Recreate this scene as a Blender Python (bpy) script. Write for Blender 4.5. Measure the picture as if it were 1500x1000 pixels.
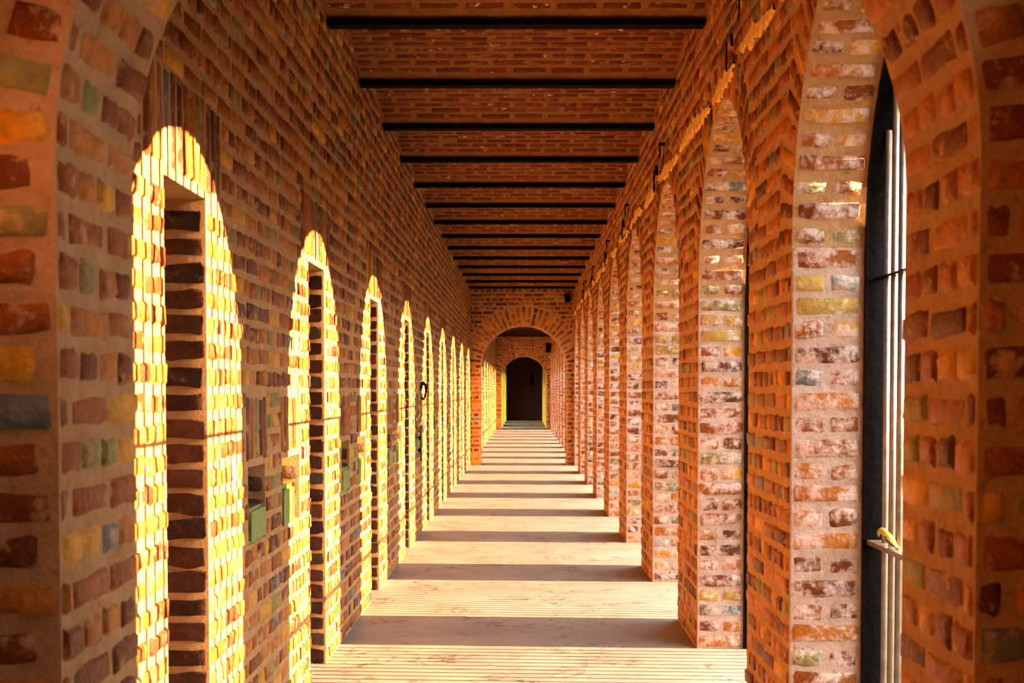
import bpy, bmesh, math, random
from mathutils import Vector, Matrix
random.seed(7)
PI = math.pi
S = bpy.context.scene
C = S.collection
for o in list(bpy.data.objects):
    bpy.data.objects.remove(o)

# ------------------------------------------------------------------ camera
EYE = Vector((0, 0, 1.5)); TILT = 0.04; FPX = 50 / 36 * 1500
cd = bpy.data.cameras.new('camera'); cam = bpy.data.objects.new('camera', cd); C.objects.link(cam)
cam.location = EYE; cam.rotation_euler = (PI / 2 - math.atan(TILT), 0, 0)
cd.lens = 50; cd.sensor_width = 36; cd.clip_end = 500; cd.clip_start = 0.05
VPX, VPY = 768, 572
cd.shift_x = -(VPX - 750) / 1500
cd.shift_y = (VPY - 500 + FPX * TILT) / 1500
cd.dof.use_dof = True; cd.dof.focus_distance = 9.0; cd.dof.aperture_fstop = 7.0
S.camera = cam

# ------------------------------------------------------------------ light
w = bpy.data.worlds.new('sky'); S.world = w; w.use_nodes = True
bg = w.node_tree.nodes['Background']
bg.inputs[0].default_value = (0.88, 0.88, 0.93, 1); bg.inputs[1].default_value = 11.5
sd = bpy.data.lights.new('sun', 'SUN'); sun = bpy.data.objects.new('sun', sd); C.objects.link(sun)
sd.energy = 80; sd.color = (1.0, 0.60, 0.31); sd.angle = math.radians(0.27)
SUN_DIR = Vector((-1, 0.065, -0.238))
sun.location = (12, 3, 9)
sun.rotation_euler = SUN_DIR.to_track_quat('-Z', 'Y').to_euler()
vs = S.view_settings
vs.view_transform = 'Standard'; vs.look = 'None'; vs.gamma = 1; vs.use_curve_mapping = False
vs.exposure = 0.0
S.cycles.max_bounces = 12; S.cycles.diffuse_bounces = 8; S.cycles.sample_clamp_indirect = 8

# ------------------------------------------------------------------ materials
def new_mat(name):
    m = bpy.data.materials.new(name); m.use_nodes = True
    nt = m.node_tree
    return m, nt, nt.nodes['Principled BSDF'], nt.nodes.new, nt.links.new

def ramp(nt, stops, mode='LINEAR'):
    r = nt.nodes.new('ShaderNodeValToRGB'); r.color_ramp.interpolation = mode
    e = r.color_ramp.elements
    while len(e) < len(stops): e.new(0.5)
    for k, (p, c) in enumerate(stops):
        e[k].position = p; e[k].color = (c[0], c[1], c[2], 1) if not isinstance(c, (int, float)) else (c, c, c, 1)
    return r

def noise(nt, scale, detail=4, rough=0.6, pos=None):
    n = nt.nodes.new('ShaderNodeTexNoise'); n.inputs['Scale'].default_value = scale
    n.inputs['Detail'].default_value = detail; n.inputs['Roughness'].default_value = rough
    nt.links.new(pos, n.inputs['Vector'])
    return n

def mixc(nt, fac, a, b, mode='MIX'):
    m = nt.nodes.new('ShaderNodeMix'); m.data_type = 'RGBA'; m.blend_type = mode
    for sock, val in ((m.inputs[0], fac), (m.inputs[6], a), (m.inputs[7], b)):
        if hasattr(val, 'links') or hasattr(val, 'is_linked'): nt.links.new(val, sock)
        elif isinstance(val, (int, float)): sock.default_value = val
        else: sock.default_value = (*val, 1)
    return m.outputs[2]

MORTAR = (0.52, 0.30, 0.13)
PALETTE = [(0.0, (0.27, 0.074, 0.010)), (0.22, (0.17, 0.044, 0.008)), (0.38, (0.42, 0.14, 0.02)),
           (0.60, (0.12, 0.034, 0.010)), (0.72, (0.32, 0.105, 0.016)), (0.81, (0.24, 0.19, 0.05)),
           (0.885, (0.15, 0.15, 0.13)), (0.92, (0.56, 0.26, 0.02))]

def brick_material(name, smear_lo, smear_hi, smear_col=MORTAR, palette=PALETTE, gloss=0.42, bump=0.5):
    m, nt, p, N, L = new_mat(name)
    pos = N('ShaderNodeNewGeometry').outputs['Position']
    at = N('ShaderNodeAttribute'); at.attribute_name = 'tint'
    oi = N('ShaderNodeObjectInfo')
    ad = N('ShaderNodeMath'); ad.operation = 'ADD'; L(at.outputs['Fac'], ad.inputs[0]); L(oi.outputs['Random'], ad.inputs[1])
    fr = N('ShaderNodeMath'); fr.operation = 'FRACT'; L(ad.outputs[0], fr.inputs[0])
    pal = ramp(nt, palette, 'CONSTANT'); L(fr.outputs[0], pal.inputs[0])
    n1 = noise(nt, 22, 5, 0.65, pos)
    r1 = ramp(nt, [(0.25, 0.55), (0.75, 1.35)]); L(n1.outputs[0], r1.inputs[0])
    col = mixc(nt, 1.0, pal.outputs[0], r1.outputs[0], 'MULTIPLY')
    n2 = noise(nt, 13, 7, 0.72, pos)
    r2 = ramp(nt, [(smear_lo, 0.0), (smear_hi, 0.92)]); L(n2.outputs[0], r2.inputs[0])
    col = mixc(nt, r2.outputs[0], col, smear_col)
    L(col, p.inputs['Base Color'])
    rr = ramp(nt, [(0.35, gloss - 0.12), (0.7, gloss + 0.3)]); L(n2.outputs[0], rr.inputs[0])
    L(rr.outputs[0], p.inputs['Roughness']); p.inputs['Specular IOR Level'].default_value = 0.09
    n3 = noise(nt, 60, 4, 0.6, pos)
    mx = N('ShaderNodeMath'); mx.operation = 'ADD'; L(n3.outputs[0], mx.inputs[0]); L(n2.outputs[0], mx.inputs[1])
    b = N('ShaderNodeBump'); b.inputs['Strength'].default_value = bump; b.inputs['Distance'].default_value = 0.012
    L(mx.outputs[0], b.inputs['Height']); L(b.outputs[0], p.inputs['Normal'])
    return m

def mortar_material(name, c1, c2, bump=0.6):
    m, nt, p, N, L = new_mat(name)
    pos = N('ShaderNodeNewGeometry').outputs['Position']
    n1 = noise(nt, 9, 7, 0.7, pos)
    r = ramp(nt, [(0.3, c1), (0.7, c2)]); L(n1.outputs[0], r.inputs[0])
    n2 = noise(nt, 34, 7, 0.7, pos)
    sp = ramp(nt, [(0.30, 0.62), (0.45, 1.0), (0.62, 1.0), (0.74, 1.3)]); L(n2.outputs[0], sp.inputs[0])
    L(mixc(nt, 1.0, r.outputs[0], sp.outputs[0], 'MULTIPLY'), p.inputs['Base Color'])
    p.inputs['Roughness'].default_value = 0.9; p.inputs['Specular IOR Level'].default_value = 0.08
    b = N('ShaderNodeBump'); b.inputs['Strength'].default_value = bump; b.inputs['Distance'].default_value = 0.022
    L(n2.outputs[0], b.inputs['Height']); L(b.outputs[0], p.inputs['Normal'])
    return m

def simple(name, col, rough=0.5, metal=0.0, bump=0.0, var=0.25, scale=25):
    m, nt, p, N, L = new_mat(name)
    pos = N('ShaderNodeNewGeometry').outputs['Position']
    n = noise(nt, scale, 5, 0.6, pos)
    r = ramp(nt, [(0.3, tuple(c * (1 - var) for c in col)), (0.7, tuple(min(1, c * (1 + var)) for c in col))])
    L(n.outputs[0], r.inputs[0]); L(r.outputs[0], p.inputs['Base Color'])
    p.inputs['Roughness'].default_value = rough; p.inputs['Metallic'].default_value = metal
    if bump:
        b = N('ShaderNodeBump'); b.inputs['Strength'].default_value = bump; b.inputs['Distance'].default_value = 0.01
        L(n.outputs[0], b.inputs['Height']); L(b.outputs[0], p.inputs['Normal'])
    return m

M = {}
M['brick'] = brick_material('wall brick', 0.535, 0.66, MORTAR, PALETTE, 0.36, 0.85)
M['brick_pale'] = brick_material('lime smeared brick', 0.44, 0.58, (0.68, 0.52, 0.42), PALETTE, 0.42, 0.8)
M['brick_impost'] = brick_material('pale impost brick', 0.50, 0.62, (0.70, 0.62, 0.52), [(0, (0.46, 0.30, 0.07)), (0.45, (0.40, 0.36, 0.32)), (0.7, (0.42, 0.24, 0.06))], 0.5, 0.7)
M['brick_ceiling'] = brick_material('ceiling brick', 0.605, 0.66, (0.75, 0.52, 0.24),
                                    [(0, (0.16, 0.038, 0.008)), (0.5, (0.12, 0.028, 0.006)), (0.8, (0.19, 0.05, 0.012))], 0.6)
M['brick_dark'] = brick_material('shaded reveal brick', 0.62, 0.76, MORTAR, [(0, (0.10, 0.035, 0.014)), (0.4, (0.065, 0.025, 0.012)), (0.7, (0.15, 0.05, 0.02)), (0.9, (0.09, 0.06, 0.03))], 0.35, 0.9)  # darker palette for recess reveals, their shade put into the brick colour
M['mortar'] = mortar_material('mortar', (0.43, 0.235, 0.09), (0.62, 0.37, 0.17), 1.0)
M['mortar_pale'] = mortar_material('pale lime mortar', (0.50, 0.34, 0.24), (0.70, 0.53, 0.41), 1.0)
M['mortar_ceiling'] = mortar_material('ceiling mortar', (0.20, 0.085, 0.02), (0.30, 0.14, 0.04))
M['iron'] = simple('black iron', (0.0022, 0.002, 0.0019), 0.32, 0.0, 0.25)
M['iron'].node_tree.nodes['Principled BSDF'].inputs['Specular IOR Level'].default_value = 0.03
M['bar'] = simple('worn iron bar', (0.16, 0.14, 0.12), 0.35, 0.6, 0.2)
M['joist'] = simple('tarred steel', (0.004, 0.0035, 0.003), 0.8)
M['joist'].node_tree.nodes['Principled BSDF'].inputs['Specular IOR Level'].default_value = 0.02
M['green'] = simple('green gloss paint', (0.09, 0.20, 0.03), 0.28, 0, 0.5, 0.5)
M['plaster'] = simple('ochre plaster', (0.72, 0.46, 0.10), 0.9, 0, 0.5)
M['yellow'] = simple('yellow limewash', (0.72, 0.55, 0.06), 0.85, 0, 0.2, 0.3, 3)
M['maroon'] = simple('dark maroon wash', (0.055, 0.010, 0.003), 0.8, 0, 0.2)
M['wood'] = simple('dark door timber', (0.05, 0.025, 0.012), 0.6, 0, 0.3)
M['olive_floor'] = simple('unlit concrete', (0.09, 0.06, 0.012), 0.8, 0, 0.3)  # dim yellowish light of the end room put into the floor colour
M['ground'] = simple('darkened earth', (0.035, 0.040, 0.015), 0.95, 0, 0.3, 0.2, 2)  # unseen yard, kept dark so little light bounces up into the corridor
M['glass'] = simple('lamp glass', (0.5, 0.5, 0.5), 0.1)
M['bird'] = simple('olive yellow plumage', (0.42, 0.33, 0.02), 0.7, 0, 0.3, 0.35, 90)
M['bird_wing'] = simple('dark olive feathers', (0.05, 0.045, 0.012), 0.6, 0, 0.3, 0.4, 90)

def floor_material():
    m, nt, p, N, L = new_mat('worn cement floor')
    pos = N('ShaderNodeNewGeometry').outputs['Position']
    n1 = noise(nt, 2.2, 6, 0.62, pos)
    r1 = ramp(nt, [(0.3, (0.165, 0.150, 0.122)), (0.7, (0.245, 0.222, 0.182))]); L(n1.outputs[0], r1.inputs[0])
    # scuff marks: thin contour lines of a warped noise, only in patches
    n2 = noise(nt, 5.0, 3, 0.55, pos)
    line = ramp(nt, [(0.47, 0.0), (0.5, 1.0), (0.53, 0.0)]); L(n2.outputs[0], line.inputs[0])
    n3 = noise(nt, 1.7, 4, 0.7, pos)
    patch = ramp(nt, [(0.48, 0.0), (0.60, 0.95)]); L(n3.outputs[0], patch.inputs[0])
    mu = N('ShaderNodeMath'); mu.operation = 'MULTIPLY'; L(line.outputs[0], mu.inputs[0]); L(patch.outputs[0], mu.inputs[1])
    col = mixc(nt, mu.outputs[0], r1.outputs[0], (0.035, 0.022, 0.014))
    n4 = noise(nt, 38, 5, 0.7, pos)
    sp = ramp(nt, [(0.66, 0.0), (0.74, 0.7)]); L(n4.outputs[0], sp.inputs[0])
    col = mixc(nt, sp.outputs[0], col, (0.20, 0.14, 0.09))
    L(col, p.inputs['Base Color'])
    p.inputs['Roughness'].default_value = 0.6; p.inputs['Specular IOR Level'].default_value = 0.2
    b = N('ShaderNodeBump'); b.inputs['Strength'].default_value = 0.25; b.inputs['Distance'].default_value = 0.006
    L(n4.outputs[0], b.inputs['Height']); L(b.outputs[0], p.inputs['Normal'])
    return m
M['floor'] = floor_material()

# ------------------------------------------------------------------ helpers
def project(p):
    d = Vector(p) - EYE
    ca = 1 / math.sqrt(1 + TILT * TILT); sa = TILT * ca
    wd = d.y * ca - d.z * sa
    if wd < 0.2: return None
    u = d.x / wd * FPX; v = (d.z * ca + d.y * sa) / wd * FPX
    return (VPX + u, VPY + FPX * TILT - v, wd)

def props(o, label=None, cat=None, kind=None, group=None):
    if label: o['label'] = label
    if cat: o['category'] = cat
    if kind: o['kind'] = kind
    if group: o['group'] = group
    return o

def mesh_obj(name, verts, faces, mat, parent=None, smooth=False, loc=(0, 0, 0)):
    me = bpy.data.meshes.new(name); me.from_pydata([tuple(v) for v in verts], [], faces); me.update()
    me.materials.append(mat)
    if smooth: me.polygons.foreach_set('use_smooth', [True] * len(me.polygons))
    o = bpy.data.objects.new(name, me); C.objects.link(o); o.location = loc
    if parent: o.parent = parent
    return o

class MB:
    """collects quads and boxes into one mesh"""
    def __init__(s): s.v = []; s.f = []
    def quad(s, a, b, c, d):
        k = len(s.v); s.v += [a, b, c, d]; s.f.append((k, k + 1, k + 2, k + 3))
    def box(s, x0, x1, y0, y1, z0, z1):
        k = len(s.v)
        s.v += [(x, y, z) for z in (z0, z1) for y in (y0, y1) for x in (x0, x1)]
        s.f += [tuple(k + i for i in q) for q in ((0, 2, 3, 1), (4, 5, 7, 6), (0, 1, 5, 4), (2, 6, 7, 3), (0, 4, 6, 2), (1, 3, 7, 5))]
    def tube(s, pts, r, n=8):
        pts = [Vector(p) for p in pts]; rings = []
        for i, p in enumerate(pts):
            t = (pts[min(i + 1, len(pts) - 1)] - pts[max(i - 1, 0)]).normalized()
            a = t.orthogonal().normalized() if i == 0 else (rings_a - t * rings_a.dot(t)).normalized()
            rings_a = a; b = t.cross(a); k = len(s.v); rr = r[i] if isinstance(r, (list, tuple)) else r
            s.v += [tuple(p + (a * math.cos(2 * PI * j / n) + b * math.sin(2 * PI * j / n)) * rr) for j in range(n)]
            rings.append(k)
        for k0, k1 in zip(rings, rings[1:]):
            for j in range(n): s.f.append((k0 + j, k0 + (j + 1) % n, k1 + (j + 1) % n, k1 + j))
        s.f.append(tuple(rings[0] + j for j in reversed(range(n)))); s.f.append(tuple(rings[-1] + j for j in range(n)))
    def build(s, name, mat, parent=None, smooth=False, loc=(0, 0, 0)):
        l = Vector(loc)
        return mesh_obj(name, [Vector(v) - l for v in s.v] if not parent else s.v, s.f, mat, parent, smooth, loc if not parent else (0, 0, 0))

def brick_geo(wd, ht, proud, rng):
    """a worn brick face with rounded arrises, local x = length, y = height, z = out of the wall"""
    e = min(0.011, wd * 0.2); f = min(0.010, ht * 0.2); J = lambda a: rng.uniform(-a, a)
    us = (-wd / 2, -wd / 2 + e, J(wd * 0.15), wd / 2 - e, wd / 2); vs_ = (-ht / 2, -ht / 2 + f, ht / 2 - f, ht / 2)
    sk = J(0.0035)
    V = []
    for j, v in enumerate(vs_):
        for i, u in enumerate(us):
            edge = i in (0, 4) or j in (0, 3); corner = i in (0, 4) and j in (0, 3)
            z = -0.006 if edge else proud + J(0.003)
            ja = 0.0055 if edge else 0.003; uu, vv = u + J(ja), v + J(ja) + sk * u / wd
            if corner: uu *= 0.955; vv *= 0.90
            V.append((uu, vv, z))
    F = [(j * 5 + i, j * 5 + i + 1, j * 5 + i + 6, j * 5 + i + 5) for j in range(3) for i in range(4)]
    return V, F

VARIANTS = {}
def variant(matkey, wd, ht):
    cls = min((0.06, 0.105, 0.15, 0.23), key=lambda c: abs(c - wd))
    key = (matkey, cls)
    if key not in VARIANTS:
        rng = random.Random(str(key)); lst = []
        for k in range(7):
            V, F = brick_geo(cls, 0.0475, rng.uniform(0.002, 0.011), rng)
            me = bpy.data.meshes.new('brick'); me.from_pydata(V, [], F); me.materials.append(M[matkey])
            me.polygons.foreach_set('use_smooth', [True] * len(F)); lst.append(me)
        VARIANTS[key] = lst
    return random.choice(VARIANTS[key]), wd / cls, ht / 0.0475

class Masonry:
    """bricks of one wall, pillar or archway: the ones that show large become parts, the rest one joined part"""
    def __init__(s, root): s.root = root; s.b = []; s.loc = root.location.copy()
    def add(s, c, U, V, N, wd, ht, mat='brick', name='brick'):
        if wd > 0.022 and ht > 0.02:
            U, V = Vector(U), Vector(V); r = random.uniform(-0.025, 0.025) * min(1, 0.12 / wd)
            s.b.append((Vector(c) + V * random.uniform(-0.003, 0.003), U * math.cos(r) + V * math.sin(r), V * math.cos(r) - U * math.sin(r), Vector(N), wd * random.uniform(0.94, 1.03), ht, mat, name))
    def finish(s, limit=290, min_px=8.5, xr=(0, 1500)):
        scored = []
        for k, (c, U, V, N, wd, ht, mat, name) in enumerate(s.b):
            if (EYE - c).dot(N) <= 0.01: continue
            q = project(c)
            if not q or not (xr[0] < q[0] < xr[1] and -10 < q[1] < 1010): continue
            a, b = project(c - U * wd / 2), project(c + U * wd / 2); d, e = project(c - V * ht / 2), project(c + V * ht / 2)
            if not (a and b and d and e): continue
            l1 = math.hypot(a[0] - b[0], a[1] - b[1]); l2 = math.hypot(d[0] - e[0], d[1] - e[1])
            if min(l1, l2) >= min_px: scored.append((l1 * l2, k))
        scored.sort(reverse=True); pick = {k for _, k in scored[:limit]}
        rest = {}
        for k, (c, U, V, N, wd, ht, mat, name) in enumerate(s.b):
            if k in pick:
                me, sx, sy = variant(mat, wd, ht)
                o = bpy.data.objects.new(name, me); C.objects.link(o); o.parent = s.root
                fl = random.choice((1, -1))
                mt = Matrix((U * sx * fl, V * sy * fl, N)).transposed().to_4x4(); mt.translation = c - s.loc
                o.matrix_basis = mt
            else: rest.setdefault(mat, []).append(k)
        for mat, ks in rest.items():
            Vs, Fs, tint = [], [], []; rng = random.Random(len(ks))
            for k in ks:
                c, U, V, N, wd, ht, _, _ = s.b[k]; c = c - s.loc
                V0, F0 = brick_geo(wd, ht, rng.uniform(0.002, 0.011), rng); n0 = len(Vs)
                Vs += [c + U * x + V * y + N * z for x, y, z in V0]; Fs += [tuple(n0 + i for i in f) for f in F0]
                tint += [rng.random()] * len(F0)
            o = mesh_obj('brickwork', Vs, Fs, M[mat], s.root, True); o['kind'] = 'stuff'
            at = o.data.attributes.new('tint', 'FLOAT', 'FACE'); at.data.foreach_set('value', tint)

CH = 0.0885; JT = 0.0175; HP = 0.125; SP = 0.25
def course(ms, to3, U, V, N, a, b, z, k, mat='brick', ht=CH - JT, phase=0.0):
    """one course from a to b at height z (to3(u, z) gives the point); headers and stretchers alternate by course"""
    p = HP if k % 2 else SP; off = phase + (0.0 if k % 2 else HP / 2)
    i = math.floor((a - off) / p)
    while True:
        u0 = max(a, off + i * p); u1 = min(b, off + (i + 1) * p)
        if off + i * p >= b: break
        if u1 - u0 > 0.045:
            j = random.uniform(-0.004, 0.004)
            ms.add(to3((u0 + u1) / 2 + j, z), U, V, N, u1 - u0 - JT, ht * random.uniform(0.93, 1.05), mat)
        i += 1

def minus(spans, a, b):
    out = []
    for s0, s1 in spans:
        if b <= s0 or a >= s1: out.append((s0, s1)); continue
        if a > s0: out.append((s0, a))
        if b < s1: out.append((b, s1))
    return out

# ------------------------------------------------------------------ dimensions
XL, XR, T = -1.092, 1.005, 0.45
PITCH = 2.88
def pil(i): return (5.36 + PITCH * i, 6.38 + PITCH * i)          # pillar i along the corridor
OPEN_W = PITCH - 1.02; OR = OPEN_W / 2
ZS = 23 * CH                                                     # springing of the side arches
ZJ = 3.513                                                       # underside of the joists
ZT = 3.86
ARCH_Y = [2.66, 28.58, 54.5]; ARCH_T = 0.52
AR, AC, AZ = 0.86, -0.012, 22 * CH                               # archway radius, centre, springing
END = 72.7

# ------------------------------------------------------------------ floor, ground
mb = MB(); mb.box(-1.75, 1.62, -7, 56.0, -0.3, 0.0)
floor = props(mb.build('floor', M['floor']), 'pale worn cement floor striped by sun and pillar shadows', 'floor', 'structure')
mb = MB(); mb.box(-1.75, 1.62, 56.0, END, -0.3, 0.0)
for k in range(4): mb.box(-0.9, 0.92, 62.5 + k * 2.4, 62.9 + k * 2.4, 0.0, 0.02)
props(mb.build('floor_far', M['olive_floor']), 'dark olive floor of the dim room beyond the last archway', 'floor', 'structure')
mb = MB(); mb.box(-150, 150, -150, 250, -4.2, -4.0)
props(mb.build('ground', M['ground']), 'darkened earth yard outside, unseen, kept dark to limit bounce light', 'ground', 'structure')

mb = MB(); mb.box(38, 46, -70, 150, -4.0, 7.2)  # unseen block added to keep low sky light off the upper walls
for k in range(55): mb.box(37.85, 38, -68 + k * 4, -66.6 + k * 4, 0.0, 2.4); mb.box(37.85, 38, -68 + k * 4, -66.6 + k * 4, 3.6, 5.8)
props(mb.build('sky_blocker', M['ground'], loc=(42, 40, -4)), 'long dark block added out of view to cut low sky light', 'wall', 'structure')

# ------------------------------------------------------------------ left wall with cell doors and latch niches
def door_span(i): return (4.33 + PITCH * i, 4.90 + PITCH * i)
DOOR_TOP = 2.155; DOOR_D = 0.36
def niches(i):
    o = PITCH * i
    return [(5.61 + o, 5.98 + o, 0.885, 1.195), (6.40 + o, 6.90 + o, 0.885, 1.195)]

def left_wall(name, y0, y1, bays, label, limit):
    holes = []
    for i in bays:
        a, b = door_span(i); holes.append((a, b, 0.0, DOOR_TOP, DOOR_D))
        for (p, q, z0, z1) in niches(i):
            if p > y0 and q < y1: holes.append((p, q, z0, z1, 0.13))
    ys = sorted({y0, y1, *[h[0] for h in holes], *[h[1] for h in holes]}); zs = sorted({0.0, ZT, *[h[2] for h in holes], *[h[3] for h in holes]})
    mb = MB()
    for ya, yb in zip(ys, ys[1:]):
        for za, zb in zip(zs, zs[1:]):
            cy, cz = (ya + yb) / 2, (za + zb) / 2
            if any(h[0] < cy < h[1] and h[2] < cz < h[3] for h in holes): continue
            mb.quad((XL, ya, za), (XL, yb, za), (XL, yb, zb), (XL, ya, zb))
    for (p, q, z0, z1, d) in holes:
        X = XL - d
        mb.quad((XL, p, z0), (X, p, z0), (X, p, z1), (XL, p, z1)); mb.quad((X, q, z0), (XL, q, z0), (XL, q, z1), (X, q, z1))
        mb.quad((XL, p, z1), (X, p, z1), (X, q, z1), (XL, q, z1)); mb.quad((X, p, z0), (X, q, z0), (X, q, z1), (X, p, z1))
        if z0 > 0: mb.quad((X, p, z0), (XL, p, z0), (XL, q, z0), (X, q, z0))
    mb.quad((XL - 0.5, y0, 0), (XL - 0.5, y1, 0), (XL - 0.5, y1, ZT), (XL - 0.5, y0, ZT))
    root = props(mb.build(name, M['mortar'], loc=(XL, (y0 + y1) / 2, 0)), label, 'wall', 'structure')
    ms = Masonry(root)
    U, V, N = Vector((0, 1, 0)), Vector((0, 0, 1)), Vector((1, 0, 0))
    lint = []                                                    # zones of upright bricks over doors and niches
    for i in bays:
        a, b = door_span(i); lint.append((a - 0.24, b + 0.24, DOOR_TOP, DOOR_TOP + 0.335))
        for (p, q, z0, z1) in niches(i):
            if p > y0 and q < y1: lint.append((p - 0.04, q + 0.04, z1, z1 + 0.28))
    blocks = [(h[0], h[1], h[2], h[3]) for h in holes] + lint
    for k in range(int(ZT / CH)):
        z = (k + 0.5) * CH; spans = [(y0, y1)]
        for (p, q, z0, z1) in blocks:
            if z0 - 0.03 < z < z1 + 0.03: spans = minus(spans, p, q)
        for a, b in spans: course(ms, lambda u, zz: (XL, u, zz), U, V, N, a, b, z, k, phase=0.03)
    for (p, q, z0, z1) in lint:
        n = round((q - p) / 0.082); st = (q - p) / n
        for j in range(n):
            zc = (z0 + z1) / 2; hh = z1 - z0 - 0.02
            ms.add((XL, p + (j + 0.5) * st, zc + 0.012), V, -U, N, hh, st - 0.018)
    for (p, q, z0, z1, d) in holes:
        n0, n1 = math.ceil(z0 / CH), int(z1 / CH + 0.3)
        for k in range(n0, n1):
            z = (k + 0.5) * CH
            if z + 0.03 > z1: continue
            if d > 0.2:      # reveals of a doorway
                cuts = [(0.0, 0.235), (0.235, d)] if k % 2 else [(0.0, 0.17), (0.17, d)]
                for c0, c1 in cuts:
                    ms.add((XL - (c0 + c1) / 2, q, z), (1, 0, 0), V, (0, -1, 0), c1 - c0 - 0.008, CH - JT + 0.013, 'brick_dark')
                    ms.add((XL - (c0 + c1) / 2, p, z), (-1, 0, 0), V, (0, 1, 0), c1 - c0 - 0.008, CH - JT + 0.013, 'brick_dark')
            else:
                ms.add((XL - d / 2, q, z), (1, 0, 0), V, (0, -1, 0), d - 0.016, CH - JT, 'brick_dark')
                ms.add((XL - d, (p + q) / 2, z), U, V, N, q - p - 0.03, CH - JT)
    ms.finish(limit, xr=(150, 1500))
    for i in bays:                                               # green painted blocks in the latch niches
        for j, (p, q, z0, z1) in enumerate(niches(i)):
            if not (p > y0 and q < y1): continue
            g = bmesh.new(); bmesh.ops.create_cube(g, size=1)
            bmesh.ops.scale(g, vec=(0.125, (q - p) * (0.93 if j == 0 else 0.62), 0.145 if j == 0 else 0.19), verts=g.verts)
            bmesh.ops.bevel(g, geom=g.edges[:], offset=0.014, segments=2, affect='EDGES')
            for v in g.verts: v.co += Vector((random.uniform(-1, 1), random.uniform(-1, 1), random.uniform(-1, 1))) * 0.003
            me = bpy.data.meshes.new('painted_block'); g.to_mesh(me); g.free(); me.materials.append(M['green'])
            o = bpy.data.objects.new('painted_block', me); C.objects.link(o); o.parent = root
            o.location = Vector((XL - 0.055, (p + q) / 2 - (0.0 if j == 0 else 0.09), z0 + (0.0725 if j == 0 else 0.085))) - root.location
            o['label'] = 'green painted block in the latch niche'
    return root

A0, A1, A2 = ARCH_Y
left_wall('wall_left', A0 + ARCH_T, A1, range(0, 9), 'long brick wall with narrow cell doorways and sunlit arch patches', 295)
left_wall('wall_left_near', -7, A0, range(-3, 0), 'brick wall stretch on the camera side of the near archway', 60)
left_wall('wall_left_far', A1 + ARCH_T, A2, range(9, 18), 'distant brick wall seen through the first archway', 0)

# cell doors, set back in the doorways
for n, i in enumerate(range(-3, 18)):
    a, b = door_span(i)
    if a < -6.9: continue
    mb = MB()
    X = XL - DOOR_D
    wdt = (b - a) / 4
    for k in range(4): mb.box(X + 0.002, X + 0.045, a + k * wdt + 0.004, a + (k + 1) * wdt - 0.004, 0.01, DOOR_TOP - 0.02)
    d = mb.build('door_%d' % (n + 1), M['wood'], loc=(X, (a + b) / 2, 0))
    props(d, 'dark plank cell door deep in doorway %s' % ('number %d from the near archway' % (i + 1) if i >= 0 else 'behind the near archway, %d bays back' % -i), 'door', 'structure')
    for z in (0.4, 1.1, 1.8):
        m2 = MB(); m2.box(0.047, 0.058, -(b - a) / 2 + 0.02, (b - a) / 2 - 0.02, z - 0.03, z + 0.03)
        m2.build('strap', M['iron'], d)

# ------------------------------------------------------------------ right side: pillars, arcade wall, iron grilles
def arch_pts(c, r, zs, n=36):
    return [(c - r * math.cos(PI * k / n), zs + r * math.sin(PI * k / n)) for k in range(n + 1)]

ORD = ['first', 'second', 'third', 'fourth', 'fifth', 'sixth', 'seventh', 'eighth', 'ninth']
def pillar(i):
    a, b = pil(i)
    loc = Vector((XR + T / 2, (a + b) / 2, 0))
    mb = MB(); mb.box(XR, XR + T, a, b, 0, ZS)
    root = mb.build('brick_pillar', M['mortar'], loc=loc)
    if 0 <= i <= 7: lab = '%s brick pillar beyond the near archway on the grille side' % ORD[i]
    elif i == 8: lab = 'brick pillar that carries the middle archway on the grille side'
    elif i == -1: lab = 'brick pillar that carries the near archway on the grille side'
    elif i < -1: lab = 'brick pillar %d bays behind the near archway' % (-i - 1)
    elif i == 17: lab = 'brick pillar that carries the last archway on the grille side'
    else: lab = '%s brick pillar beyond the middle archway on the grille side' % ORD[i - 9]
    props(root, lab, 'pillar', 'structure', 'brick pillars between the barred openings')
    ms = Masonry(root)
    V = Vector((0, 0, 1))
    for k in range(23):
        z = (k + 0.5) * CH
        course(ms, lambda u, zz: (XR, u, zz), Vector((0, -1, 0)), V, Vector((-1, 0, 0)), a, b, z, k, phase=a)
        for (Y, U, N) in ((a, Vector((1, 0, 0)), Vector((0, -1, 0))), (b, Vector((-1, 0, 0)), Vector((0, 1, 0)))):
            cuts = [(0, 0.27)] if k % 2 == 0 else [(0, 0.135), (0.135, 0.27)]
            pr = 0.005 if k < 4 else 0.002
            for c0, c1 in cuts: ms.add(Vector((XR + (c0 + c1) / 2, Y, z)) + N * pr, U, V, N, c1 - c0 - 0.014, CH - JT + 0.005, 'brick_impost' if k in (20, 21) or k == 3 else 'brick_pale')
    for Y, sg in ((a, -1), (b, 1)):                              # lime coat on the reveals, thicker at the plinth
        mb = MB(); mb.box(XR + 0.004, XR + 0.268, min(Y, Y + sg * 0.002), max(Y, Y + sg * 0.002), 0.35, ZS)
        mb.box(XR + 0.004, XR + 0.268, min(Y, Y + sg * 0.006), max(Y, Y + sg * 0.006), 0.0, 0.35)
        o = mb.build('lime_coat', M['mortar_pale'], root); o.location = -loc
    ms.finish(290 if 0 <= i <= 7 else 0, 7.0)
for i in range(-3, 18): pillar(i)

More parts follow.
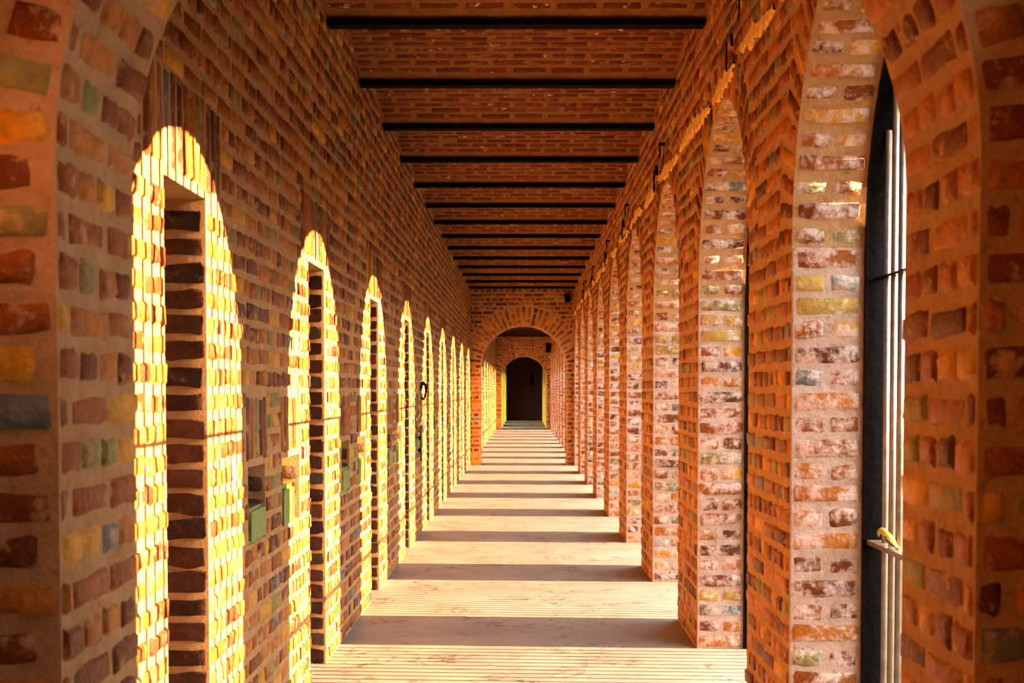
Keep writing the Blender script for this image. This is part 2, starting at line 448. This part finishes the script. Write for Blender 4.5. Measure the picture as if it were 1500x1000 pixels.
def arcade(name, bays, y0, y1, label, limit):
    mb = MB(); spans = [(y0, y1)]
    for i in bays:
        c = pil(i)[0] - OR; P = arch_pts(c, OR, ZS); spans = minus(spans, c - OR, c + OR)
        for (p, q) in zip(P, P[1:]):
            for X, fl in ((XR, 1), (XR + T, -1)):
                quad = [(X, p[0], p[1]), (X, q[0], q[1]), (X, q[0], ZT), (X, p[0], ZT)]
                mb.quad(*(quad[::-1] if fl > 0 else quad))
            mb.quad((XR, p[0], p[1]), (XR, q[0], q[1]), (XR + T, q[0], q[1]), (XR + T, p[0], p[1]))
    for a, b in spans:
        mb.quad((XR, a, ZT), (XR, b, ZT), (XR, b, ZS), (XR, a, ZS)); mb.quad((XR + T, a, ZS), (XR + T, b, ZS), (XR + T, b, ZT), (XR + T, a, ZT))
    root = props(mb.build(name, M['mortar'], loc=(XR + T / 2, (y0 + y1) / 2, ZS)), label, 'wall', 'structure')
    ms = Masonry(root); V = Vector((0, 0, 1)); N = Vector((-1, 0, 0)); U = Vector((0, -1, 0)); R2 = OR + 0.255
    for k in range(23, int(ZT / CH)):
        z = (k + 0.5) * CH; sp = [(y0, y1)]
        for i in bays:
            c = pil(i)[0] - OR; dz = z - ZS
            if dz < R2: hw = math.sqrt(R2 * R2 - dz * dz); sp = minus(sp, c - hw, c + hw)
        for a, b in sp: course(ms, lambda u, zz: (XR, u, zz), U, V, N, a, b, z, k, phase=pil(0)[0])
    nv = 33
    for i in bays:
        c = pil(i)[0] - OR
        for k in range(nv):
            t = PI * (k + 0.5) / nv; rad = Vector((0, math.cos(t), math.sin(t))); tan = N.cross(rad)
            for (r0, r1) in ([(OR, OR + 0.25)] if k % 2 else [(OR, OR + 0.125), (OR + 0.125, OR + 0.25)]):
                ms.add(Vector((XR, c, ZS)) + rad * (r0 + r1) / 2, rad, tan, N, r1 - r0 - 0.016, CH - JT, 'brick', 'voussoir')
            for (c0, c1) in ([(0, 0.27)] if k % 2 else [(0, 0.135), (0.135, 0.27)]):
                Ns = -rad; Us = Vector((1, 0, 0)); Vs = Ns.cross(Us)
                ms.add(Vector((XR + (c0 + c1) / 2, c, ZS)) + rad * OR, Us, Vs, Ns, c1 - c0 - 0.018, CH - JT - 0.004, 'brick_pale', 'voussoir')
    ms.finish(limit, 7.0, (760, 1340))
arcade('wall_right', range(0, 9), A0 + ARCH_T, A1, 'brick arcade wall above the pillars with round arches', 290)
arcade('wall_right_near', range(-2, 0), -7, A0, 'arcade wall stretch on the camera side of the near archway', 0)
arcade('wall_right_far', range(9, 18), A1 + ARCH_T, A2, 'distant arcade wall seen through the first archway', 0)

mb = MB(); mb.box(XR + 0.02, XR + T - 0.02, pil(-2)[1], pil(-1)[0], 0, 2.32)  # unseen infill added to limit light on the near archway faces
props(mb.build('wall_right_baffle', M['mortar'], loc=(XR + T / 2, 1.55, 0)), 'unseen infill added beside the camera to dim the near archway', 'wall', 'structure')
mb = MB(); mb.box(XR + 0.02, XR + T - 0.02, -7, pil(-3)[0], 0, ZS)
props(mb.build('wall_right_infill_back', M['mortar'], loc=(XR + T / 2, -5, 0)), 'walled-up bay at the end behind the camera', 'wall', 'structure')
GX = XR + 0.27                                                   # inner face of the grille frames
def grille(i):
    c = pil(i)[0] - OR
    root = bpy.data.objects.new('iron_grille', None); C.objects.link(root); root.location = (GX, c, 0)
    if i == 0: lab = 'black iron bar grille with a small bird on its lower rail'
    elif i <= 8 and i > 0: lab = 'iron bar grille in the %s opening beyond the near archway' % ORD[i]
    elif i < 0: lab = 'iron bar grille %d openings behind the near archway' % -i
    else: lab = 'iron bar grille in the %s opening beyond the middle archway' % ORD[i - 9]
    props(root, lab, 'grille', None, 'iron grilles in the arched openings')
    return root, c
def make_grille(i, src=None):
    root, c = grille(i)
    if src:
        for ch in src.children:
            k = ch.copy(); C.objects.link(k); k.parent = root
        return root
    # deep flat-iron frame lining the opening
    mb = MB(); r1, r0 = OR - 0.006, OR - 0.030; D = T - 0.27
    pts = [(-1, 0.0)] + [(-math.cos(PI * k / 28), math.sin(PI * k / 28)) for k in range(29)] + [(1, 0.0)]
    def P(q, r, k): return (q[0] * r, 0.0 if k in (0, len(pts) - 1) else ZS + q[1] * r)
    for k in range(len(pts) - 1):
        o0, o1 = P(pts[k], r1, k), P(pts[k + 1], r1, k + 1); n0, n1 = P(pts[k], r0, k), P(pts[k + 1], r0, k + 1)
        mb.quad((0, *o0), (0, *o1), (0, *n1), (0, *n0)); mb.quad((D, *n0), (D, *n1), (D, *o1), (D, *o0))
        mb.quad((0, *n0), (0, *n1), (D, *n1), (D, *n0)); mb.quad((D, *o0), (D, *o1), (0, *o1), (0, *o0))
    mb.build('frame', M['iron'], root)
    nb = 17; st = 2 * r0 / (nb + 1)
    for k in range(nb):
        y = -r0 + (k + 1) * st; top = ZS + math.sqrt(r0 * r0 - y * y)
        mb = MB(); mb.tube([(0.055, y, 0.0), (0.055, y, top)], 0.012, 8)
        mb.build('bar', M['bar'], root, True)
    for z, d, t in ((1.917, 0.03, 0.010), (0.93, 0.075, 0.018)):
        g = bmesh.new(); bmesh.ops.create_cube(g, size=1); bmesh.ops.scale(g, vec=(d, 2 * r0, t), verts=g.verts)
        bmesh.ops.bevel(g, geom=g.edges[:], offset=0.003, segments=1, affect='EDGES')
        me = bpy.data.meshes.new('rail'); g.to_mesh(me); g.free(); me.materials.append(M['iron'] if z > 1.5 else M['bar'])
        o = bpy.data.objects.new('rail', me); C.objects.link(o); o.parent = root; o.location = (0.05, 0, z)
    return root
g0 = make_grille(0)
for i in [-2] + list(range(1, 9)) + list(range(9, 18)): make_grille(i, g0)

# ragged ochre plaster left along the wall above the arches
mb = MB(); rng = random.Random(4); y = A0 + ARCH_T + 0.1
while y < A1 - 0.3:
    L_ = rng.uniform(0.5, 1.5); n = max(3, int(L_ / 0.05)); prev = None
    for k in range(n + 1):
        yy = y + L_ * k / n; env = math.sin(PI * (0.08 + 0.84 * k / n))
        zc = 3.045 + 0.02 * math.sin(yy * 3.1); up = (0.012 + rng.uniform(0, 0.045)) * env; dn = (0.012 + rng.uniform(0, 0.05)) * env
        cur = ((XR - 0.014, yy, zc + up), (XR - 0.014, yy, zc - dn), (XR + 0.002, yy, zc + up + 0.008), (XR + 0.002, yy, zc - dn - 0.008))
        if prev:
            mb.quad(prev[0], cur[0], cur[1], prev[1]); mb.quad(prev[2], cur[2], cur[0], prev[0]); mb.quad(prev[1], cur[1], cur[3], prev[3])
        prev = cur
    y += L_ + rng.uniform(0.1, 0.5)
props(mb.build('trim_1', M['plaster'], loc=(XR, 16, 3.04)), 'ragged ochre plaster line along the arcade wall above the arches', 'trim', 'structure')

# ------------------------------------------------------------------ archways across the corridor
def archway(y0, label, lim, vlim):
    loc = Vector((AC, y0 + ARCH_T / 2, 0)); y1 = y0 + ARCH_T
    mb = MB(); mb.box(XL - 0.02, AC - AR, y0, y1, 0, AZ); mb.box(AC + AR, XR + 0.02, y0, y1, 0, AZ)
    P = [(XL - 0.02, AZ)] + arch_pts(AC, AR, AZ) + [(XR + 0.02, AZ)]
    for (p, q) in zip(P, P[1:]):
        mb.quad((p[0], y0, p[1]), (q[0], y0, q[1]), (q[0], y0, ZT), (p[0], y0, ZT))
        mb.quad((q[0], y1, q[1]), (p[0], y1, p[1]), (p[0], y1, ZT), (q[0], y1, ZT))
        if p[0] >= AC - AR - 1e-6 and q[0] <= AC + AR + 1e-6:
            mb.quad((q[0], y0, q[1]), (p[0], y0, p[1]), (p[0], y1, p[1]), (q[0], y1, q[1]))
    root = props(mb.build('brick_archway', M['mortar'], loc=loc), label, 'archway', 'structure', 'round brick archways across the corridor')
    ms = Masonry(root); V = Vector((0, 0, 1)); RING = 0.375; R2 = AR + RING + 0.01
    for Y, U, N in ((y0, Vector((1, 0, 0)), Vector((0, -1, 0))), (y1, Vector((-1, 0, 0)), Vector((0, 1, 0)))):
        for k in range(int(ZT / CH)):
            z = (k + 0.5) * CH; dz = z - AZ
            hw = AR if dz < 0 else (math.sqrt(R2 * R2 - dz * dz) if dz < R2 else 0)
            for a, b in minus([(XL, XR)], AC - hw, AC + hw):
                course(ms, lambda u, zz: (u, Y, zz), U, V, N, a, b, z, k, phase=AC + AR)
        nv = 31
        for k in range(nv):
            t = PI * (k + 0.5) / nv; rad = Vector((math.cos(t), 0, math.sin(t))); tan = N.cross(rad)
            for (r0, r1) in ([(0, 0.25), (0.25, 0.375)] if k % 2 else [(0, 0.125), (0.125, 0.375)]):
                c = Vector((AC, Y, AZ)) + rad * (AR + (r0 + r1) / 2)
                if XL + 0.03 < c.x < XR - 0.03: ms.add(c, rad, tan, N, r1 - r0 - 0.018, CH - JT, 'brick', 'voussoir')
    for k in range(22):
        z = (k + 0.5) * CH
        for X, U, N in ((AC - AR, Vector((0, 1, 0)), Vector((1, 0, 0))), (AC + AR, Vector((0, -1, 0)), Vector((-1, 0, 0)))):
            course(ms, lambda u, zz: (X, u, zz), U, V, N, y0, y1, z, k, phase=y0)
    nv = 31
    for k in range(nv):
        t = PI * (k + 0.5) / nv; rad = Vector((math.cos(t), 0, math.sin(t))); N = -rad; U = Vector((0, 1, 0)); Vv = N.cross(U)
        course(ms, lambda u, zz: Vector((AC, u, AZ)) + rad * AR, U, Vv, N, y0, y1, 0, k, phase=y0, ht=CH - JT)
    ms.finish(lim, vlim)
archway(A0, 'near brick archway framing the picture edges', 290, 8.5)
archway(A1, 'middle brick archway across the corridor with a ring of upright bricks', 290, 4.2)
archway(A2, 'last and smallest looking brick archway before the dark room', 0, 8)

# ------------------------------------------------------------------ ceiling: jack arches between joists
JP = 1.556; JY = [7.97 + JP * k for k in range(-9, 14)]
def vault_z(s): return ZJ + 0.035 + 0.145 * (1 - (2 * s / JP) ** 2)
def ceiling(name, joists, y0, y1, label, limit):
    mb = MB(); mb.box(XL - 0.55, XR + T, y0, y1, ZT - 0.05, ZT + 0.2)
    edges = [y0] + joists + [y1]
    panels = [(c - JP / 2) for c in joists] + [joists[-1] + JP / 2]
    for pc in panels:
        n = 12; pr = None
        for k in range(n + 1):
            s = -JP / 2 + JP * k / n; y = min(max(pc + s, y0), y1); z = vault_z(y - pc)
            if pr: mb.quad((XL - 0.01, pr[0], pr[1]), (XL - 0.01, y, z), (XR + 0.01, y, z), (XR + 0.01, pr[0], pr[1]))
            pr = (y, z)
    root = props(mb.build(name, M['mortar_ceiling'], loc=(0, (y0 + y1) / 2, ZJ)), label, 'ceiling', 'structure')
    ms = Masonry(root); U = Vector((1, 0, 0))
    for pc in panels:
        nr = 17; ds = JP / nr
        for k in range(nr):
            s = -JP / 2 + (k + 0.5) * ds; y = pc + s
            if y < y0 + 0.05 or y > y1 - 0.05: continue
            if abs(s) > JP / 2 - 0.05: continue
            slope = -0.145 * 8 * s / JP ** 2; t = Vector((0, 1, slope)).normalized(); N = U.cross(-t)
            if N.z > 0: N = -N
            Vv = N.cross(U)
            x = XL + (0.0 if k % 2 else -0.125)
            while x < XR:
                u0, u1 = max(x, XL), min(x + 0.25, XR); x += 0.25
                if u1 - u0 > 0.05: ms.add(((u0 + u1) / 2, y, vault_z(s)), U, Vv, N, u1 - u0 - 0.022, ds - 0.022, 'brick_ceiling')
    ms.finish(limit, 6.5, (480, 1040))
    return root
ceiling('ceiling', [y for y in JY if y > A0 + ARCH_T], A0 + ARCH_T, A1, 'brick jack-arch ceiling between black steel joists', 290)
ceiling('ceiling_near', [y for y in JY if -6.5 < y < A0], -7, A0, 'ceiling stretch on the camera side of the near archway', 0)
J2 = [A1 + ARCH_T + 0.9 + JP * k for k in range(16)]
ceiling('ceiling_far', J2, A1 + ARCH_T, A2, 'dark ceiling stretch seen through the middle archway', 0)
mb = MB(); mb.box(XL - 0.55, XR + T, A0, A0 + ARCH_T, ZT - 0.02, ZT + 0.2); mb.box(XL - 0.55, XR + T, A1, A1 + ARCH_T, ZT - 0.02, ZT + 0.2); mb.box(XL - 0.55, XR + T, A2, A2 + ARCH_T, ZT - 0.02, ZT + 0.2)
props(mb.build('ceiling_slab', M['mortar_ceiling'], loc=(0, 28, ZT)), 'slab over the brick archways', 'ceiling', 'structure')

def joist(y, label, grp):
    mb = MB(); x0, x1 = XL - 0.01, XR + 0.01; rng = random.Random(y)
    mb.box(x0, x1, y - 0.006, y + 0.006, ZJ + 0.02, ZT - 0.06)
    n = 24; pr = None
    for k in range(n + 1):                                      # lower flange with a rough tarred edge
        x = x0 + (x1 - x0) * k / n; j = rng.uniform(0, 0.010)
        cur = [(x, y - 0.047 - j, ZJ), (x, y + 0.047, ZJ), (x, y + 0.047, ZJ + 0.024), (x, y - 0.047 - j, ZJ + 0.030)]
        if pr:
            for a in range(4): mb.quad(pr[a], pr[(a + 1) % 4], cur[(a + 1) % 4], cur[a])
        else: mb.quad(*cur)
        pr = cur
    mb.quad(*pr[::-1])
    props(mb.build('ceiling_joist', M['joist'], loc=(0, y, ZJ)), label, 'beam', 'thing', grp)
WORDS = ORD + ['tenth', 'eleventh', 'twelfth', 'thirteenth', 'fourteenth', 'fifteenth', 'sixteenth', 'seventeenth']
for y in JY:
    if abs(y - A0 - ARCH_T / 2) < ARCH_T / 2 + 0.1 or y > A1 - 0.08 or y < -6.5: continue
    if y < A0: continue
    if y < 7.5: joist(y, '%s black steel joist overhead just beyond the near archway, out of frame' % ORD[round((y - 3.3) / JP)], 'ceiling joists above the frame')
    else: joist(y, '%s visible black steel joist across the brick ceiling, counted from the camera' % WORDS[round((y - 7.97) / JP)], 'black ceiling joists')
for k, y in enumerate(J2): joist(y, '%s black steel joist beyond the middle archway' % WORDS[k], 'ceiling joists beyond the middle archway')

# ------------------------------------------------------------------ ends of the corridor
mb = MB(); mb.box(XL - 0.5, XR + T, -7.3, -7.0, -0.3, ZT + 0.2)
props(mb.build('wall_back', M['mortar'], loc=(0, -7, 0)), 'end wall behind the camera', 'wall', 'structure')
mb = MB(); mb.box(-1.7, 1.7, END, END + 0.3, -0.3, ZT + 0.2)
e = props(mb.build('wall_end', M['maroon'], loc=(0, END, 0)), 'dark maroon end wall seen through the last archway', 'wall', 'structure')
m2 = MB(); m2.box(0.28, 0.46, -0.03, 0.0, 1.75, 2.35); m2.build('notice_board', M['joist'], e)
YB = A2 + ARCH_T
mb = MB()
xl, xr = -0.90, 0.925
for (a, b) in ((YB, 57.2), (59.6, 62.4), (64.8, 67.5), (69.5, END)): mb.box(xl - 0.3, xl, a, b, 0, ZT)  # gaps added so sky light reaches the opposite wall
mb.box(xl - 0.3, xl, YB, END, 2.3, ZT)
props(mb.build('wall_left_end_room', M['yellow'], loc=(xl, 60, 0)), 'yellow limewashed wall of the dim room beyond the last archway', 'wall', 'structure')
mb = MB(); mb.box(xr, xr + 0.3, YB, END, 0, ZT)
for a in (57.5, 61.0, 64.5, 68.0): mb.box(xr - 0.05, xr, a, a + 0.5, 0, 2.6)
props(mb.build('wall_right_end_room', M['yellow'], loc=(xr, 60, 0)), 'bright yellow limewashed wall facing the added light openings beyond the last archway', 'wall', 'structure')
mb = MB(); mb.box(-1.7, 1.7, YB, END, 3.2, ZT + 0.2)
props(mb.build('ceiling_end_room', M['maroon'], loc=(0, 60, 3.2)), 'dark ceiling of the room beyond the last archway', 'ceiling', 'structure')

# ------------------------------------------------------------------ small things
# iron ring on the left wall
root = bpy.data.objects.new('iron_ring', None); C.objects.link(root); root.location = (XL, 14.9, 1.5)
props(root, 'small black iron ring hanging on the cell wall between doorways', 'ring')
mb = MB(); mb.tube([(0.035 + 0.02 * math.cos(t), 0.09 * math.cos(t), 0.09 * math.sin(t)) for t in [2 * PI * k / 20 * 0.85 - 2.2 for k in range(21)]], 0.012, 6); mb.build('ring', M['iron'], root, True)
mb = MB(); mb.tube([(-0.01, 0.06, 0.07), (0.045, 0.06, 0.07)], 0.016, 6); mb.build('staple', M['iron'], root, True)
# door bolt under it
root = bpy.data.objects.new('door_bolt', None); C.objects.link(root); root.location = (XL, 14.62, 0.93)
props(root, 'pale iron bolt hanging at the latch niche below the iron ring', 'bolt')
mb = MB(); mb.tube([(0.03, 0.0, -0.15), (0.03, 0.0, 0.15), (0.03, 0.05, 0.2), (0.03, 0.13, 0.2), (0.03, 0.17, 0.14)], 0.013, 6); mb.build('rod', M['bar'], root, True)
mb = MB(); mb.box(0.0, 0.03, -0.03, 0.03, -0.06, -0.02); mb.box(0.0, 0.03, -0.03, 0.03, 0.06, 0.10); mb.build('keeper', M['iron'], root)

# bent iron brackets along the arcade wall
for k, (y, z, tone) in enumerate(((6.75, 3.13, 'first'), (10.55, 3.10, 'second'), (14.05, 3.12, 'third'), (17.1, 3.10, 'fourth'), (20.6, 3.10, 'fifth'), (23.6, 3.12, 'sixth'))):
    root = bpy.data.objects.new('iron_bracket', None); C.objects.link(root); root.location = (XR, y, z)
    props(root, '%s bent iron wire bracket along the ochre plaster line, from the camera' % tone, 'bracket', None, 'iron brackets on the arcade wall')
    X = -0.03; s = 1.0 if k == 0 else 1.2; r = 0.0045 if k == 0 else 0.007
    mb = MB(); mb.tube([(X, -0.14 * s, -0.09 * s), (X, 0.18 * s, -0.09 * s), (X, 0.18 * s, 0.05 * s), (X - 0.01, -0.26 * s, 0.05 * s), (X - 0.01, -0.30 * s, 0.07 * s), (X - 0.01, -0.28 * s, 0.13 * s)], r, 6); mb.build('wire', M['iron'], root)
    mb = MB(); mb.tube([(X, 0.02 * s, 0.05 * s), (X, 0.0, -0.01 * s)], r * 1.7, 6); mb.build('peg', M['iron'], root)
    mb = MB(); mb.tube([(0.01, -0.28 * s, 0.13 * s), (X - 0.015, -0.28 * s, 0.13 * s)], r * 1.7, 6); mb.build('stud', M['iron'], root)

def floodlight(loc, label, sc, yaw):
    root = bpy.data.objects.new('floodlight', None); C.objects.link(root); root.location = loc; root.rotation_euler = (0, 0, yaw)
    root.scale = (sc, sc, sc)
    props(root, label, 'lamp')
    mb = MB(); mb.box(-0.055, 0.055, -0.11, -0.03, -0.09, 0.09)
    for k in range(5): mb.box(-0.05 + k * 0.022, -0.042 + k * 0.022, -0.03, -0.012, -0.08, 0.08)
    mb.build('housing', M['joist'], root)
    mb = MB(); mb.box(-0.045, 0.045, -0.113, -0.109, -0.075, 0.075); mb.build('lens', M['iron'], root)
    mb = MB(); mb.tube([(-0.065, -0.07, 0.0), (-0.065, 0.0, 0.05), (0.065, 0.0, 0.05), (0.065, -0.07, 0.0)], 0.008, 6); mb.build('bracket', M['iron'], root)
    return root
floodlight((0.862, A1 - 0.012, 3.35), 'small black floodlight high on the middle archway', 1.0, 0)
f = floodlight((XR - 0.03, 50.3, 3.02), 'dark floodlight with dangling cable on the arcade wall before the last archway', 1.9, -PI / 2)
mb = MB(); mb.tube([(-0.04, -0.05, -0.08), (-0.02, -0.06, -0.16), (0.03, -0.05, -0.19), (0.06, -0.04, -0.12), (0.055, -0.01, 0.0)], 0.008, 6); mb.build('cable', M['bar'], f, True)

# bird on the lower rail of the first grille
root = bpy.data.objects.new('bird', None); C.objects.link(root)
root.location = (GX + 0.020, 5.03, 0.940); root.rotation_euler = (0, 0, math.radians(135)); root.scale = (0.8, 0.8, 0.85)
props(root, 'small olive yellow bird perched on the lower rail of the iron grille', 'bird')
mb = MB()   # spine from beak tip (+x) to tail tip
sp = [(0.062, 0.066, 0.0008), (0.054, 0.047, 0.003), (0.049, 0.070, 0.009), (0.040, 0.073, 0.0135), (0.030, 0.071, 0.0145), (0.020, 0.062, 0.015), (0.008, 0.048, 0.020), (-0.004, 0.036, 0.021), (-0.018, 0.025, 0.016), (-0.030, 0.015, 0.009), (-0.045, 0.004, 0.0065), (-0.064, -0.010, 0.006)]
mb.tube([(x, 0, z) for x, z, r in sp], [r for x, z, r in sp], 12); mb.build('body', M['bird'], root, True)
for s in (-1, 1):
    mb = MB(); mb.tube([(0.012, 0.017 * s, 0.052), (0.0, 0.0205 * s, 0.040), (-0.018, 0.017 * s, 0.026), (-0.036, 0.010 * s, 0.010), (-0.048, 0.006 * s, 0.002)], [0.004, 0.0085, 0.0075, 0.005, 0.001], 8); mb.build('wing', M['bird_wing'], root, True)
    mb = MB(); mb.tube([(-0.002, 0.008 * s, 0.02), (0.0, 0.009 * s, 0.0), (0.012, 0.010 * s, 0.0)], 0.0016, 5); mb.build('leg', M['bird_wing'], root, True)
    mb = MB(); mb.tube([(0.041, 0.0125 * s, 0.0755), (0.041, 0.0143 * s, 0.0757)], 0.0022, 6); mb.build('eye', M['iron'], root)
